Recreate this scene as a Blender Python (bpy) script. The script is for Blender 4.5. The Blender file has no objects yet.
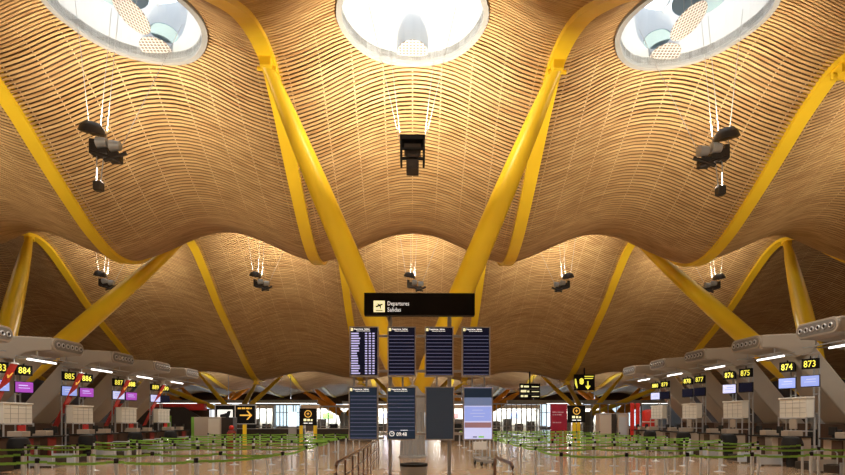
import bpy, math, random
from mathutils import Vector, Matrix
random.seed(7)
sc = bpy.context.scene
col = sc.collection
PI = math.pi

# ------------------------------------------------------------------ camera
cam_d = bpy.data.cameras.new('camera'); cam = bpy.data.objects.new('camera', cam_d); col.objects.link(cam)
cam.location = (0, 0, 1.65); YAW = math.radians(1.02); cam.rotation_euler = (PI/2, 0, -YAW)
cam_d.lens = 23.86; cam_d.sensor_width = 36; cam_d.shift_x = 0; cam_d.shift_y = 182.5/845
cam_d.clip_start = 0.05; cam_d.clip_end = 600
sc.camera = cam
# ------------------------------------------------------------------ world, exposure
w = bpy.data.worlds.new('sky'); sc.world = w; w.use_nodes = True
bg = w.node_tree.nodes['Background']; bg.inputs[0].default_value = (0.86, 0.93, 1.0, 1); bg.inputs[1].default_value = 2.0
sc.view_settings.view_transform = 'Standard'; sc.view_settings.look = 'None'
sc.view_settings.exposure = 0.0; sc.view_settings.gamma = 1.0; sc.view_settings.use_curve_mapping = False
UP1, UP2, DOWN = 640, 560, 400          # watts of the uplights in each hanging luminaire, per wave
SPILL = 20

# ------------------------------------------------------------------ materials
MATS = {}
def mat(name, rgb, rough=0.5, metal=0.0, noise=0.0, nscale=8.0, emit=None, estr=0.0, bump=0.0, spec=None):
    if name in MATS: return MATS[name]
    m = bpy.data.materials.new(name); m.use_nodes = True; nt = m.node_tree; b = nt.nodes['Principled BSDF']
    b.inputs['Base Color'].default_value = (*rgb, 1); b.inputs['Roughness'].default_value = rough; b.inputs['Metallic'].default_value = metal
    if spec is not None: b.inputs['Specular IOR Level'].default_value = spec
    if noise or bump:
        tc = nt.nodes.new('ShaderNodeTexCoord'); n = nt.nodes.new('ShaderNodeTexNoise'); n.inputs['Scale'].default_value = nscale; n.inputs['Detail'].default_value = 5
        nt.links.new(tc.outputs['Object'], n.inputs['Vector'])
        if noise:
            mx = nt.nodes.new('ShaderNodeMix'); mx.data_type = 'RGBA'
            mx.inputs[6].default_value = (*[c*(1-noise) for c in rgb], 1); mx.inputs[7].default_value = (*[min(1, c*(1+noise)) for c in rgb], 1)
            nt.links.new(n.outputs['Fac'], mx.inputs[0]); nt.links.new(mx.outputs[2], b.inputs['Base Color'])
        if bump:
            bp = nt.nodes.new('ShaderNodeBump'); bp.inputs['Strength'].default_value = bump; nt.links.new(n.outputs['Fac'], bp.inputs['Height']); nt.links.new(bp.outputs[0], b.inputs['Normal'])
    if emit: b.inputs['Emission Color'].default_value = (*emit, 1); b.inputs['Emission Strength'].default_value = estr
    MATS[name] = m; return m

def slat_material():
    m = bpy.data.materials.new('bamboo slats'); m.use_nodes = True; nt = m.node_tree; b = nt.nodes['Principled BSDF']; L = nt.links.new
    tc = nt.nodes.new('ShaderNodeTexCoord'); mp = nt.nodes.new('ShaderNodeMapping'); mp.inputs['Scale'].default_value = (0.35, 5.0, 1.5)
    n = nt.nodes.new('ShaderNodeTexNoise'); n.inputs['Scale'].default_value = 1.6; n.inputs['Detail'].default_value = 3
    L(tc.outputs['Object'], mp.inputs[0]); L(mp.outputs[0], n.inputs['Vector'])
    r = nt.nodes.new('ShaderNodeValToRGB'); r.color_ramp.elements[0].position = .3; r.color_ramp.elements[1].position = .72
    r.color_ramp.elements[0].color = (0.43, 0.245, 0.10, 1); r.color_ramp.elements[1].color = (0.70, 0.475, 0.225, 1)
    L(n.outputs['Fac'], r.inputs[0]); L(r.outputs[0], b.inputs['Base Color'])
    b.inputs['Roughness'].default_value = 0.5; return m
M_SLAT = slat_material()

def floor_material():
    m = bpy.data.materials.new('polished stone floor'); m.use_nodes = True; nt = m.node_tree; b = nt.nodes['Principled BSDF']; L = nt.links.new
    tc = nt.nodes.new('ShaderNodeTexCoord'); br = nt.nodes.new('ShaderNodeTexBrick')
    br.offset = 0.0; br.inputs['Scale'].default_value = 1.0; br.inputs['Brick Width'].default_value = 0.9; br.inputs['Row Height'].default_value = 0.9
    br.inputs['Mortar Size'].default_value = 0.006; br.inputs['Color1'].default_value = (0.60, 0.40, 0.245, 1); br.inputs['Color2'].default_value = (0.66, 0.45, 0.285, 1)
    br.inputs['Mortar'].default_value = (0.30, 0.20, 0.12, 1)
    n = nt.nodes.new('ShaderNodeTexNoise'); n.inputs['Scale'].default_value = 3; n.inputs['Detail'].default_value = 6
    mx = nt.nodes.new('ShaderNodeMix'); mx.data_type = 'RGBA'; mx.blend_type = 'MULTIPLY'; mx.inputs[0].default_value = .35
    L(tc.outputs['Object'], br.inputs['Vector']); L(tc.outputs['Object'], n.inputs['Vector'])
    L(br.outputs['Color'], mx.inputs[6]); L(n.outputs['Color'], mx.inputs[7]); L(mx.outputs[2], b.inputs['Base Color'])
    b.inputs['Roughness'].default_value = 0.17; b.inputs['Specular IOR Level'].default_value = .75; return m

def reflector_material():
    m = bpy.data.materials.new('perforated reflector sheet'); m.use_nodes = True; nt = m.node_tree; b = nt.nodes['Principled BSDF']; L = nt.links.new
    tc = nt.nodes.new('ShaderNodeTexCoord'); br = nt.nodes.new('ShaderNodeTexBrick'); br.offset = 0
    br.inputs['Scale'].default_value = 1; br.inputs['Brick Width'].default_value = .115; br.inputs['Row Height'].default_value = .115; br.inputs['Mortar Size'].default_value = .016
    br.inputs['Color1'].default_value = (.16, .13, .12, 1); br.inputs['Color2'].default_value = (.18, .15, .14, 1); br.inputs['Mortar'].default_value = (.62, .6, .6, 1)
    L(tc.outputs['Object'], br.inputs['Vector']); L(br.outputs['Color'], b.inputs['Base Color']); b.inputs['Roughness'].default_value = .6; return m

YEL = mat('yellow steel paint', (0.95, 0.65, 0.025), .38, 0, .04, 2)
YEL_DIM = mat('low light yellow steel', (0.78, 0.34, 0.02), .42, 0, .04, 2)  # yellow strut paint of the farthest row, its lower light put into the colour
DECK = mat('dark roof deck', (0.12, 0.068, 0.034), .9, 0, .2, 3)
RAIL = mat('pale slat rail', (0.68, 0.56, 0.38), .6, 0, .1, 3)
WHITE = mat('white painted steel', (0.86, 0.86, 0.85), .45, 0, .03, 4)
PALEB = mat('pale blue reflector', (0.30, 0.44, 0.54), .5, 0, .03, 3)
GREY = mat('satin grey metal', (0.40, 0.41, 0.42), .4, .15, .06, 6)
LGREY = mat('light grey bezel', (0.52, 0.52, 0.53), .4, .3, .04, 6)
STEEL = mat('brushed steel', (0.72, 0.79, 0.87), .22, .25, .06, 9)
CHROME = mat('polished chrome', (0.7, 0.72, 0.74), .15, .5, .03, 9)
BLACK = mat('black plastic', (0.008, 0.008, 0.009), .75, 0, .2, 8)
SIGNB = mat('black sign face', (0.006, 0.005, 0.005), .6, 0, .1, 5, spec=.15)
DARKM = mat('dark bronze metal', (0.055, 0.045, 0.038), .4, .5, .2, 8)
BEIGE = mat('warm grey moulded shell', (0.40, 0.35, 0.29), .5, 0, .05, 2)
BEIGE2 = mat('beige laminate', (0.50, 0.42, 0.34), .5, 0, .05, 3)
NOZ = mat('nozzle panel grey', (0.20, 0.19, 0.18), .5, 0, .1, 5)
RED = mat('red panel', (0.62, 0.03, 0.02), .4, 0, .05, 3)
DRED = mat('deep red carpet panel', (0.26, 0.025, 0.018), .6, 0, .08, 5)
CRIM = mat('crimson totem', (0.36, 0.01, 0.04), .4, 0, .05, 3)
GREEN = mat('green belt webbing', (0.24, 0.52, 0.07), .6, 0, .1, 12)
CONC = mat('grey concrete', (0.40, 0.42, 0.44), .7, 0, .12, 2, bump=.1)
PAPER = mat('off white cabinet', (0.76, 0.73, 0.65), .6, 0, .03, 4)
LINE = mat('grey cabinet lines', (0.35, 0.34, 0.32), .6, 0, .05, 4)
BROWN = mat('dark brown wall', (0.085, 0.045, 0.025), .6, 0, .2, 1.5)
GLASSM = mat('facade glass', (0.75, 0.82, 0.85), .05, 0)
GLASSM.node_tree.nodes['Principled BSDF'].inputs['Transmission Weight'].default_value = 1.0
GLASSM.node_tree.nodes['Principled BSDF'].inputs['IOR'].default_value = 1.05
TXTW = mat('lit white lettering', (0.8, 0.8, 0.8), .5, emit=(1, .98, .92), estr=.7)
TXTY = mat('lit yellow lettering', (0.9, 0.8, 0.1), .5, emit=(1, .93, .10), estr=.85)
ICONY = mat('lit pale yellow icon', (0.9, 0.85, 0.5), .5, emit=(1, .93, .50), estr=.85)
ARROW = mat('amber arrow', (0.85, 0.5, 0.05), .5, emit=(1, .58, .12), estr=.5)
TUBE = mat('fluorescent tube', (1, 1, 1), .5, emit=(1, .97, .92), estr=3.0)
SCRN = mat('dark departures screen', (0.008, 0.008, 0.014), .25, emit=(.02, .02, .05), estr=.25, spec=.15)
SCRL = mat('slate departures screen', (0.02, 0.03, 0.05), .3, emit=(.03, .05, .085), estr=.35, spec=.15)
SCRB = mat('blank slate screen', (0.04, 0.05, 0.07), .3, emit=(.045, .06, .08), estr=.35, spec=.15)
ROWL = mat('screen row line', (0.1, 0.1, 0.18), .4, emit=(.13, .14, .25), estr=.6)
ROWT = mat('screen row text', (0.3, 0.3, 0.5), .4, emit=(.56, .52, .82), estr=.9)
LILAC = mat('lilac lit screen', (0.2, 0.25, 0.5), .4, emit=(.28, .36, .78), estr=.9)
LILAC2 = mat('pale lilac lit screen', (0.3, 0.3, 0.5), .4, emit=(.60, .62, .92), estr=.9)
PURP = mat('purple lit screen', (0.2, 0.03, 0.3), .4, emit=(.36, .07, .46), estr=.7)
DUST = mat('dusty rose screen band', (0.2, 0.1, 0.1), .4, emit=(.30, .16, .17), estr=.8)
BLUEG = mat('grey blue screen band', (0.1, 0.12, 0.2), .4, emit=(.14, .19, .33), estr=.8)
GRNT = mat('green screen mark', (0.2, 0.5, 0.1), .4, emit=(.25, .55, .12), estr=.8)
BACKLIT = mat('backlit white panel', (0.8, 0.8, 0.8), .4, emit=(.85, .92, 1), estr=1.1)

# ------------------------------------------------------------------ mesh builder
class MB:
    def __init__(s): s.v = []; s.f = []
    def quad(s, a, b, c, d):
        n = len(s.v); s.v += [tuple(a), tuple(b), tuple(c), tuple(d)]; s.f.append((n, n+1, n+2, n+3)); return s
    def box(s, x0, x1, y0, y1, z0, z1):
        n = len(s.v)
        s.v += [(x0,y0,z0),(x1,y0,z0),(x1,y1,z0),(x0,y1,z0),(x0,y0,z1),(x1,y0,z1),(x1,y1,z1),(x0,y1,z1)]
        s.f += [tuple(n+i for i in q) for q in ((0,3,2,1),(4,5,6,7),(0,1,5,4),(1,2,6,5),(2,3,7,6),(3,0,4,7))]; return s
    def cbox(s, x, y, z, sx, sy, sz): return s.box(x-sx/2, x+sx/2, y-sy/2, y+sy/2, z-sz/2, z+sz/2)
    def tube(s, pts, rad, seg=12, sx=1.0):
        pts = [Vector(p) for p in pts]; k = len(pts)
        if not isinstance(rad, (list, tuple)): rad = [rad]*k
        up = Vector((0,0,1)); base = len(s.v)
        for i, p in enumerate(pts):
            t = (pts[min(i+1,k-1)] - pts[max(i-1,0)]).normalized()
            a = up if abs(t.dot(up)) < .95 else Vector((0,1,0))
            u = t.cross(a).normalized(); v = t.cross(u).normalized()
            for j in range(seg):
                th = 2*PI*j/seg; s.v.append(tuple(p + u*math.cos(th)*rad[i]*sx + v*math.sin(th)*rad[i]))
        for i in range(k-1):
            for j in range(seg):
                a = base+i*seg+j; b = base+i*seg+(j+1) % seg; s.f.append((a, b, b+seg, a+seg))
        s.f.append(tuple(base+j for j in range(seg))[::-1]); s.f.append(tuple(base+(k-1)*seg+j for j in range(seg))); return s
    def lathe(s, prof, c=(0,0,0), seg=20, ax='z'):
        base = len(s.v); k = len(prof)
        for r, h in prof:
            for j in range(seg):
                th = 2*PI*j/seg; a, b = r*math.cos(th), r*math.sin(th)
                p = (a, b, h) if ax == 'z' else ((h, a, b) if ax == 'x' else (a, h, b))
                s.v.append((c[0]+p[0], c[1]+p[1], c[2]+p[2]))
        for i in range(k-1):
            for j in range(seg):
                a = base+i*seg+j; b = base+i*seg+(j+1) % seg; s.f.append((a, b, b+seg, a+seg))
        s.f.append(tuple(base+j for j in range(seg))[::-1]); s.f.append(tuple(base+(k-1)*seg+j for j in range(seg))); return s
    def prism(s, poly, a0, a1, ax='y'):   # polygon in the plane across ax
        n = len(s.v); k = len(poly)
        for a in (a0, a1):
            for p, q in poly: s.v.append((p, a, q) if ax == 'y' else ((a, p, q) if ax == 'x' else (p, q, a)))
        s.f.append(tuple(n+i for i in range(k))); s.f.append(tuple(n+k+i for i in range(k))[::-1])
        for i in range(k): j = (i+1) % k; s.f.append((n+i, n+k+i, n+k+j, n+j))
        return s
    def sphere(s, c, r, sz=1.0, seg=14, rings=8):
        return s.lathe([(max(.001, r*math.sin(PI*i/rings)), -r*sz*math.cos(PI*i/rings)) for i in range(rings+1)], c, seg)
    def build(s, name, m, parent=None, smooth=False, bevel=0.0, bseg=2):
        me = bpy.data.meshes.new(name); me.from_pydata(s.v, [], s.f); me.update(); me.materials.append(m)
        o = bpy.data.objects.new(name, me); col.objects.link(o)
        if parent: o.parent = parent
        if smooth:
            me.polygons.foreach_set('use_smooth', [True]*len(me.polygons))
            try: me.set_sharp_from_angle(angle=math.radians(40))
            except Exception: pass
        if bevel:
            md = o.modifiers.new('bevel', 'BEVEL'); md.width = bevel; md.segments = bseg; md.limit_method = 'ANGLE'
        return o
def tag(o, label=None, cat=None, group=None, kind=None):
    if label: o['label'] = label
    if cat: o['category'] = cat
    if group: o['group'] = group
    if kind: o['kind'] = kind
    return o
def empty(name, loc, label=None, cat=None, group=None, rz=0):
    o = bpy.data.objects.new(name, None); col.objects.link(o); o.location = loc; o.rotation_euler = (0, 0, rz)
    o.empty_display_size = .2
    return tag(o, label, cat, group)
KIDS = {}
def copy_tree(o, parent=None):
    c = o.copy(); col.objects.link(c); c.parent = parent
    for ch in list(o.children): copy_tree(ch, c)
    return c
def text(s, size, loc, m, parent=None, face='S', name='lettering', bold=0.0, align='LEFT', ext=.002, sx=1.0):
    cu = bpy.data.curves.new(name, 'FONT'); cu.body = s; cu.size = size; cu.extrude = ext; cu.offset = bold; cu.align_x = align; cu.resolution_u = 2
    t = bpy.data.objects.new(name, cu); col.objects.link(t)
    bpy.context.view_layer.update()
    me = bpy.data.meshes.new_from_object(t.evaluated_get(bpy.context.evaluated_depsgraph_get()))
    bpy.data.objects.remove(t); bpy.data.curves.remove(cu)
    R = {'S': Matrix.Rotation(PI/2, 4, 'X'), 'E': Matrix.Rotation(PI/2, 4, 'Z') @ Matrix.Rotation(PI/2, 4, 'X'),
         'W': Matrix.Rotation(-PI/2, 4, 'Z') @ Matrix.Rotation(PI/2, 4, 'X')}[face]
    me.transform(Matrix.Translation(loc) @ R @ Matrix.Diagonal((sx, 1, 1, 1)))
    me.materials.clear(); me.materials.append(m); me.name = name
    o = bpy.data.objects.new(name, me); col.objects.link(o)
    if parent: o.parent = parent
    return o
def marks(x0, y_, z, w_, h, m, parent, seed=1):     # a line of writing too small to read: word-length strokes
    r = random.Random(seed); b = MB(); x = x0
    while x < x0+w_-h*.4:
        l = min(r.uniform(.8, 2.6)*h, x0+w_-x); b.box(x, x+l, y_-.002, y_+.0008, z, z+h*r.uniform(.7, 1)); x += l+h*.45
    return b.build('lettering', m, parent)
def at(px, py, d):
    x = d*math.tan(math.atan((px-422.5)/560)+YAW); return (x, d, 1.65+(420-py)*(x*math.sin(YAW)+d*math.cos(YAW))/560)

# ------------------------------------------------------------------ roof shape
KN = [(-8,12.6),(-3,12.4),(0,11),(4,9.4),(8,9.1),(10.5,9.9),(12.8,11.3),(15.2,12.5),(17.4,12.85),(19.0,12.25),(20.4,11.4),(22.1,10.4),(24.0,9.45),(25.8,9.05),(27.6,9.4),
      (29.5,10.5),(31.5,11.9),(33.3,12.55),(34.8,12.35),(36.5,11.4),(39.4,9.5),(44.0,7.1),(46.7,5.75),(48.8,5.1),(51,5.4),(54,6.2),(58,6.75),(62,6.6),(66,5.8),(70,5.3),(74,5.7),(80,6.7),(86,6.5),(92,5.9),(99,5.6)]
def zb(y):
    if y <= KN[0][0]: return KN[0][1]
    if y >= KN[-1][0]: return KN[-1][1]
    for i in range(len(KN)-1):
        if KN[i][0] <= y <= KN[i+1][0]: break
    y0, z0 = KN[i]; y1, z1 = KN[i+1]; h = y1-y0; t = (y-y0)/h
    m0 = (z1-KN[i-1][1])/(y1-KN[i-1][0]) if i > 0 else (z1-z0)/h
    m1 = (KN[i+2][1]-z0)/(KN[i+2][0]-y0) if i+2 < len(KN) else (z1-z0)/h
    return (2*t**3-3*t**2+1)*z0+(t**3-2*t**2+t)*h*m0+(-2*t**3+3*t**2)*z1+(t**3-t**2)*h*m1
def skx(k): return 9*k-.5*((k > 0)-(k < 0))
def rise(y): return 1.45 if y < 34 else max(.8, 1.45-(y-34)*.045)
def roof(x, y):
    u = ((x-4.5)/9.0) % 1.0
    c = .5*(1-math.cos(2*PI*u))
    z = zb(y) + rise(y)*(.72*c + .28*(4*u*(1-u)))
    k = int(math.floor((x+4.5)/9.0)); r = math.hypot(x-skx(k), y-16.75)   # the roof flattens round each near skylight
    if r < 3.9:
        t = min(1, (3.9-r)/2.9); t = .5*t*t*(3-2*t); z = z*(1-t) + 13.85*t
    return z
SKY = [(-.5, 2.35), (16.75, 2.25), (31.6, 2.2)]       # skylight centres along the hall, radius
Y0, Y1 = -7.0, 98.0


def make_bay(k):
    xa, xb = 9*k-4.5+.12, 9*k+4.5-.12; xc = skx(k)
    v = []; f = []
    def strip(xs, y, n, w, th):
        e = .02; dz = (roof(xs[0], y+e)-roof(xs[0], y-e))/(2*e)
        base = len(v)
        for x in xs:
            z = roof(x, y); dz = (roof(x, y+e)-roof(x, y-e))/(2*e); l = math.hypot(1, dz); ty, tz = 1/l, dz/l; ny, nz = -tz, ty
            for a, b in ((-w/2, 0), (w/2, 0), (w/2, th), (-w/2, th)):
                v.append((x, y+ty*a+ny*b, z+tz*a+nz*b))
        for i in range(len(xs)-1):
            p = base+i*4; q = p+4
            for j in range(4):
                j2 = (j+1) % 4; f.append((p+j, q+j, q+j2, p+j2))
    y = Y0 if abs(k) <= 3 else 20.0
    while y < Y1:
        pitch = .138 if y < 50 else .26
        e = .02; dz = (zb(y+e)-zb(y-e))/(2*e)
        ys = y
        iv = [(xa, xb)]
        for sy, R in SKY:
            if abs(ys-sy) < R:
                hw = math.sqrt(R*R-(ys-sy)**2); iv = [(xa, xc-hw), (xc+hw, xb)]
        for a, b in iv:
            n = max(3, int((b-a)/.5)+1); xs = [a+(b-a)*i/n for i in range(n+1)]
            strip(xs, ys, 0, pitch*.60 if y < 50 else pitch*.72, .03)
        y += pitch/math.hypot(1, dz)
    me = bpy.data.meshes.new('ceiling'); me.from_pydata(v, [], f); me.materials.append(M_SLAT)
    o = bpy.data.objects.new('ceiling', me); col.objects.link(o); tag(o, kind='structure')
    # roof deck above the slats and the thin rails the slats hang on
    d = MB(); r = MB(); nx = 10; ny = 150; ystart = Y0 if abs(k) <= 3 else 20.0
    def ok(x, y): return all((x-xc)**2+(y-sy)**2 > (R+.02)**2 for sy, R in SKY)
    H = .42
    ysd = [ystart+(Y1-ystart)*i/ny for i in range(ny+1)]; xsd = [9*k-4.5+9*i/24 for i in range(25)]
    for j in range(ny):
        for i in range(24):
            cx, cy = (xsd[i]+xsd[i+1])/2, (ysd[j]+ysd[j+1])/2
            if all((cx-xc)**2+(cy-sy)**2 > (R+.38)**2 for sy, R in SKY):
                d.quad(*[(X, Yy, roof(X, Yy)+H) for X, Yy in ((xsd[i],ysd[j]),(xsd[i+1],ysd[j]),(xsd[i+1],ysd[j+1]),(xsd[i],ysd[j+1]))])
    d.build('roof_deck', DECK, o)
    ysr = [ystart+(min(Y1, 52)-ystart)*i/200 for i in range(201)]
    for t in range(9):
        x = 9*k-4.0+t*1.0
        for j in range(200):
            if ok(x, ysr[j]) and ok(x, ysr[j+1]):
                a, b = ysr[j], ysr[j+1]; r.quad((x-.022, a, roof(x,a)+.05), (x+.022, a, roof(x,a)+.05), (x+.022, b, roof(x,b)+.05), (x-.022, b, roof(x,b)+.05))
    r.build('slat_rails', RAIL, o)
BAYS = range(-4, 5)
for k in BAYS: make_bay(k)

# ------------------------------------------------------------------ floor and walls
fb = MB().box(-40.6, 40.6, -8, 99, -.2, 0); fl = fb.build('floor', floor_material()); tag(fl, kind='structure')
def wall(name, *b, m=BROWN): return tag(MB().box(*b).build(name, m), kind='structure')
wall('wall_left', -40.9, -40.5, -8, 99, 0, 15)
wall('wall_right', 40.5, 40.9, -8, 99, 0, 15)
wall('wall_rear', -40.9, 40.9, -8.3, -7.9, 0, 15)
wall('wall_back', -40.9, 40.9, 97.6, 98.0, 4.4, 8)
wall('wall_back_sill', -40.9, 40.9, 97.6, 98.0, 0, .5, m=CONC)
n = 0
for i in range(18):
    xa = -40.5+i*4.5; n += 1
    fr = MB(); fr.box(xa, xa+.12, 97.55, 97.75, .5, 4.4); fr.box(xa+2.2, xa+2.3, 97.58, 97.72, .5, 4.4); fr.box(xa, xa+4.5, 97.56, 97.74, 2.9, 3.0)
    o = tag(fr.build('window_%d' % n, GREY), kind='structure')
    MB().box(xa+.12, xa+4.5, 97.64, 97.66, .5, 4.4).build('pane', GLASSM, o)

# skylights: rim ring, white shaft, glazing, hanging reflector discs
REFL = reflector_material()
def disc(parent, name, c, r, m, tilt=0, tiltx=0):
    o = MB().lathe([(.02, -.012), (r, -.012), (r, .012), (.02, .012)], (0,0,0), 32).build(name, m, parent)
    o.location = c; o.rotation_euler = (tiltx, tilt, 0); return o
for k in BAYS:
    for si, (sy, R) in enumerate(SKY):
        if abs(k) > 2 and si < 2: continue
        n += 1; xc = skx(k)
        seg = 48
        def zr(th, rr): return roof(xc+rr*math.cos(th), sy+rr*math.sin(th))
        zc = zb(sy)+1.45
        ring = MB()
        for i in range(seg):
            a, b = 2*PI*i/seg, 2*PI*(i+1)/seg
            P = lambda th, rr, dz: (xc+rr*math.cos(th), sy+rr*math.sin(th), zr(th, R+.1)+dz)
            ring.quad(P(a,R-.14,-.06), P(b,R-.14,-.06), P(b,R+.02,-.06), P(a,R+.02,-.06))
            ring.quad(P(a,R+.02,-.06), P(b,R+.02,-.06), P(b,R+.02,.08), P(a,R+.02,.08))
            ring.quad(P(a,R-.14,-.06), P(a,R-.14,.3), P(b,R-.14,.3), P(b,R-.14,-.06))
        root = tag(ring.build('window_%d' % n, mat('grey rim ring', (.34,.35,.36), .5, 0, .04, 4), smooth=False), kind='structure')
        cl = MB()
        for i in range(seg):
            a, b = 2*PI*i/seg, 2*PI*(i+1)/seg
            K = lambda th, rr, dz: (xc+rr*math.cos(th), sy+rr*math.sin(th), roof(xc+rr*math.cos(th), sy+rr*math.sin(th))+dz)
            cl.quad(K(a,R-.13,.36), K(b,R-.13,.36), K(b,R+.85,.36), K(a,R+.85,.36))
        cl.build('deck_collar', DECK, root)
        sh = MB(); top = zc+1.25
        for i in range(seg):
            a, b = 2*PI*i/seg, 2*PI*(i+1)/seg
            Q = lambda th, z: (xc+(R-.14)*math.cos(th), sy+(R-.14)*math.sin(th), z)
            sh.quad(Q(a, zr(a,R)+.0), Q(b, zr(b,R)+.0), Q(b, top), Q(a, top))
        sh.build('light_shaft', mat('light shaft lining', (.62,.65,.68), .6, 0, .03, 2), root, smooth=True)
        fr = MB()
        for j in (-1, 0, 1):
            hw = math.sqrt((R-.14)**2-(j*1.1)**2); fr.box(xc+j*1.1-.03, xc+j*1.1+.03, sy-hw, sy+hw, top-.05, top+.03)
            fr.box(xc-hw, xc+hw, sy+j*1.1-.03, sy+j*1.1+.03, top-.05, top+.03)
        fr.build('window_frame', WHITE, root)
        if si in (1, 2) and abs(k) <= 2:
            s = -1 if k < 0 else 1
            disc(root, 'perforated_reflector', (xc+.0, sy+1.95, zc-.36), .5, REFL, 0, -.15)
            if k != 0:
                disc(root, 'perforated_reflector', (xc+s*.15, sy+.65, zc-.15), .62, REFL, -s*.5, -.25)
                disc(root, 'blue_reflector', (xc-s*.45, sy+1.55, zc-.1), .42, PALEB, 0, -.1)
                disc(root, 'blue_reflector', (xc+s*.35, sy+.35, zc+.35), .8, PALEB, 0, .0)
            else:
                disc(root, 'blue_reflector', (xc, sy+.5, zc+.75), .75, WHITE, 0, 0)
                disc(root, 'blue_reflector', (xc-1.2, sy+1.0, zc+.95), .5, PALEB, 0, 0)
                disc(root, 'blue_reflector', (xc+1.25, sy+.9, zc+.95), .5, PALEB, 0, 0)
            hr = MB()
            for q in (-.12, .12): hr.tube([(xc+q, sy+.4, top), (xc+q, sy+.4, zc+.0)], .012, 6)
            hr.build('reflector_hanger', GREY, root)

# ------------------------------------------------------------------ yellow roof beams
posw = {-4:'far left',-3:'fourth left of centre'}
bx = [9*k+4.5 for k in range(-5, 5)]
blab = {-4.5:'first left of the middle bay', 4.5:'first right of the middle bay', -13.5:'second left of the middle bay', 13.5:'second right of the middle bay',
        -22.5:'third left of the middle bay', 22.5:'third right of the middle bay', -31.5:'fourth left of the middle bay', 31.5:'fourth right of the middle bay', -40.5:'along the left wall', 40.5:'along the right wall'}
for x in bx:
    m = MB(); ys = [Y0+(Y1-Y0-.5)*i/230 for i in range(231)]; hw = .24
    sec = []
    for y in ys:
        z = zb(y); e = .05; dz = (zb(y+e)-zb(y-e))/(2*e); l = math.hypot(1, dz); ny, nz = -dz/l, 1/l
        cr = 1.0 if y < 16 else 1.0
        sec.append([(x-hw, y-ny*.10, z-nz*.10), (x+hw, y-ny*.10, z-nz*.10), (x+hw, y+ny*.36, z+nz*.36), (x-hw, y+ny*.36, z+nz*.36)])
    b0 = len(m.v)
    for s_ in sec: m.v += s_
    for i in range(len(sec)-1):
        for j in range(4): j2 = (j+1) % 4; p = b0+i*4; m.f.append((p+j, p+4+j, p+4+j2, p+j2))
    m.f.append((0,1,2,3)); q = b0+(len(sec)-1)*4; m.f.append((q+3,q+2,q+1,q))
    tag(m.build('roof_beam', YEL), 'wavy yellow steel roof beam running away under the slats, ' + blab[x], 'beam', 'yellow roof beams')

# ------------------------------------------------------------------ pylons with four leaning struts
def strut(parent, p0, p1, r0, r1, m):
    a, b = Vector(p0), Vector(p1); pts = [a.lerp(b, t) for t in (0, .015, .12, .3, .5, .7, .88, .97, 1)]
    rr = [r0*.55, r0*.75, r0*.93, r0, r0*.96, r0*.83, r0*.62, r1*1.05, r1]
    o = MB().tube(pts, rr, 20).build('strut', m, parent, smooth=True)
    c = MB(); d = (b-a).normalized(); c.cbox(b.x, b.y, b.z+.0, .34, .5, .30); c.tube([b-Vector((.30,0,.12)), b+Vector((.30,0,-.12))], .07, 10)
    c.build('joint', m, o, bevel=.03)
    return o
def pylon(x, y, label, ztop=3.3, near=7.6, far=8.3, r=.46, m=YEL, arms=(-1, 1)):
    root = empty('pylon', (x, y, 0), label, 'pylon', 'pylons with yellow leaning struts')
    MB().lathe([(.62,0),(.62,.05),(.56,.1),(.54,ztop-1.3),(.62,ztop-1.1),(.80,ztop-.35),(.80,ztop-.2),(.5,ztop-.1)], seg=28).build('pylon_base', CONC, root, smooth=True)
    rb = MB()
    for a in (-2.3, -1.95, -1.57, -1.19, -.84): rb.tube([(.57*math.cos(a), .57*math.sin(a), .1), (.555*math.cos(a), .555*math.sin(a), ztop-1.3)], .028, 8)
    rb.build('steel_pipes', CHROME, root, smooth=True)
    for sy in arms:
        for sx in (-1, 1):
            d = near if sy < 0 else far
            ty = y+sy*d; tz = (zb(ty)-.22); tx = sx*4.5-(x-round(x/9)*9)
            strut(root, (sx*.28, sy*.22, ztop-.45), (tx, sy*d, tz), r, r*.42, m)
    return root
pylon(0, 25.0, 'concrete pylon with two tall yellow struts right behind the departure boards', arms=(-1,))
pylon(-18.4, 25.0, 'yellow strutted pylon rising behind the left row of check-in desks', arms=(1,))
pylon(18.4, 25.0, 'yellow strutted pylon rising behind the right row of check-in desks', arms=(1,))
pylon(18, 9.0, 'near yellow strutted pylon whose strut tip enters at the right picture edge', arms=(1,), far=8.4)
pylon(-18, 9.0, 'near yellow strutted pylon just outside the left picture edge', arms=(1,), far=8.4)
for x, l in ((-18, 'small distant yellow pylon left of the departure boards, above the arrow sign'), (0, 'small distant yellow pylon hidden behind the departure boards'),
             (18, 'small distant yellow pylon right of the departure boards, behind the round logo sign')):
    pylon(x, 57.5, l, ztop=2.6, near=8.8, far=1.8, r=.24)
for x, l in ((-9, 'farthest yellow pylon in dim orange tone just left of the departure boards'), (9, 'farthest yellow pylon in dim orange tone just right of the departure boards'), (27, 'farthest yellow pylon in dim orange tone behind the right kiosks'), (-27, 'farthest yellow pylon in dim orange tone behind the left shop')):
    pylon(x, 74, l, ztop=2.8, near=3.0, far=3.0, r=.42, m=YEL_DIM)

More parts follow.
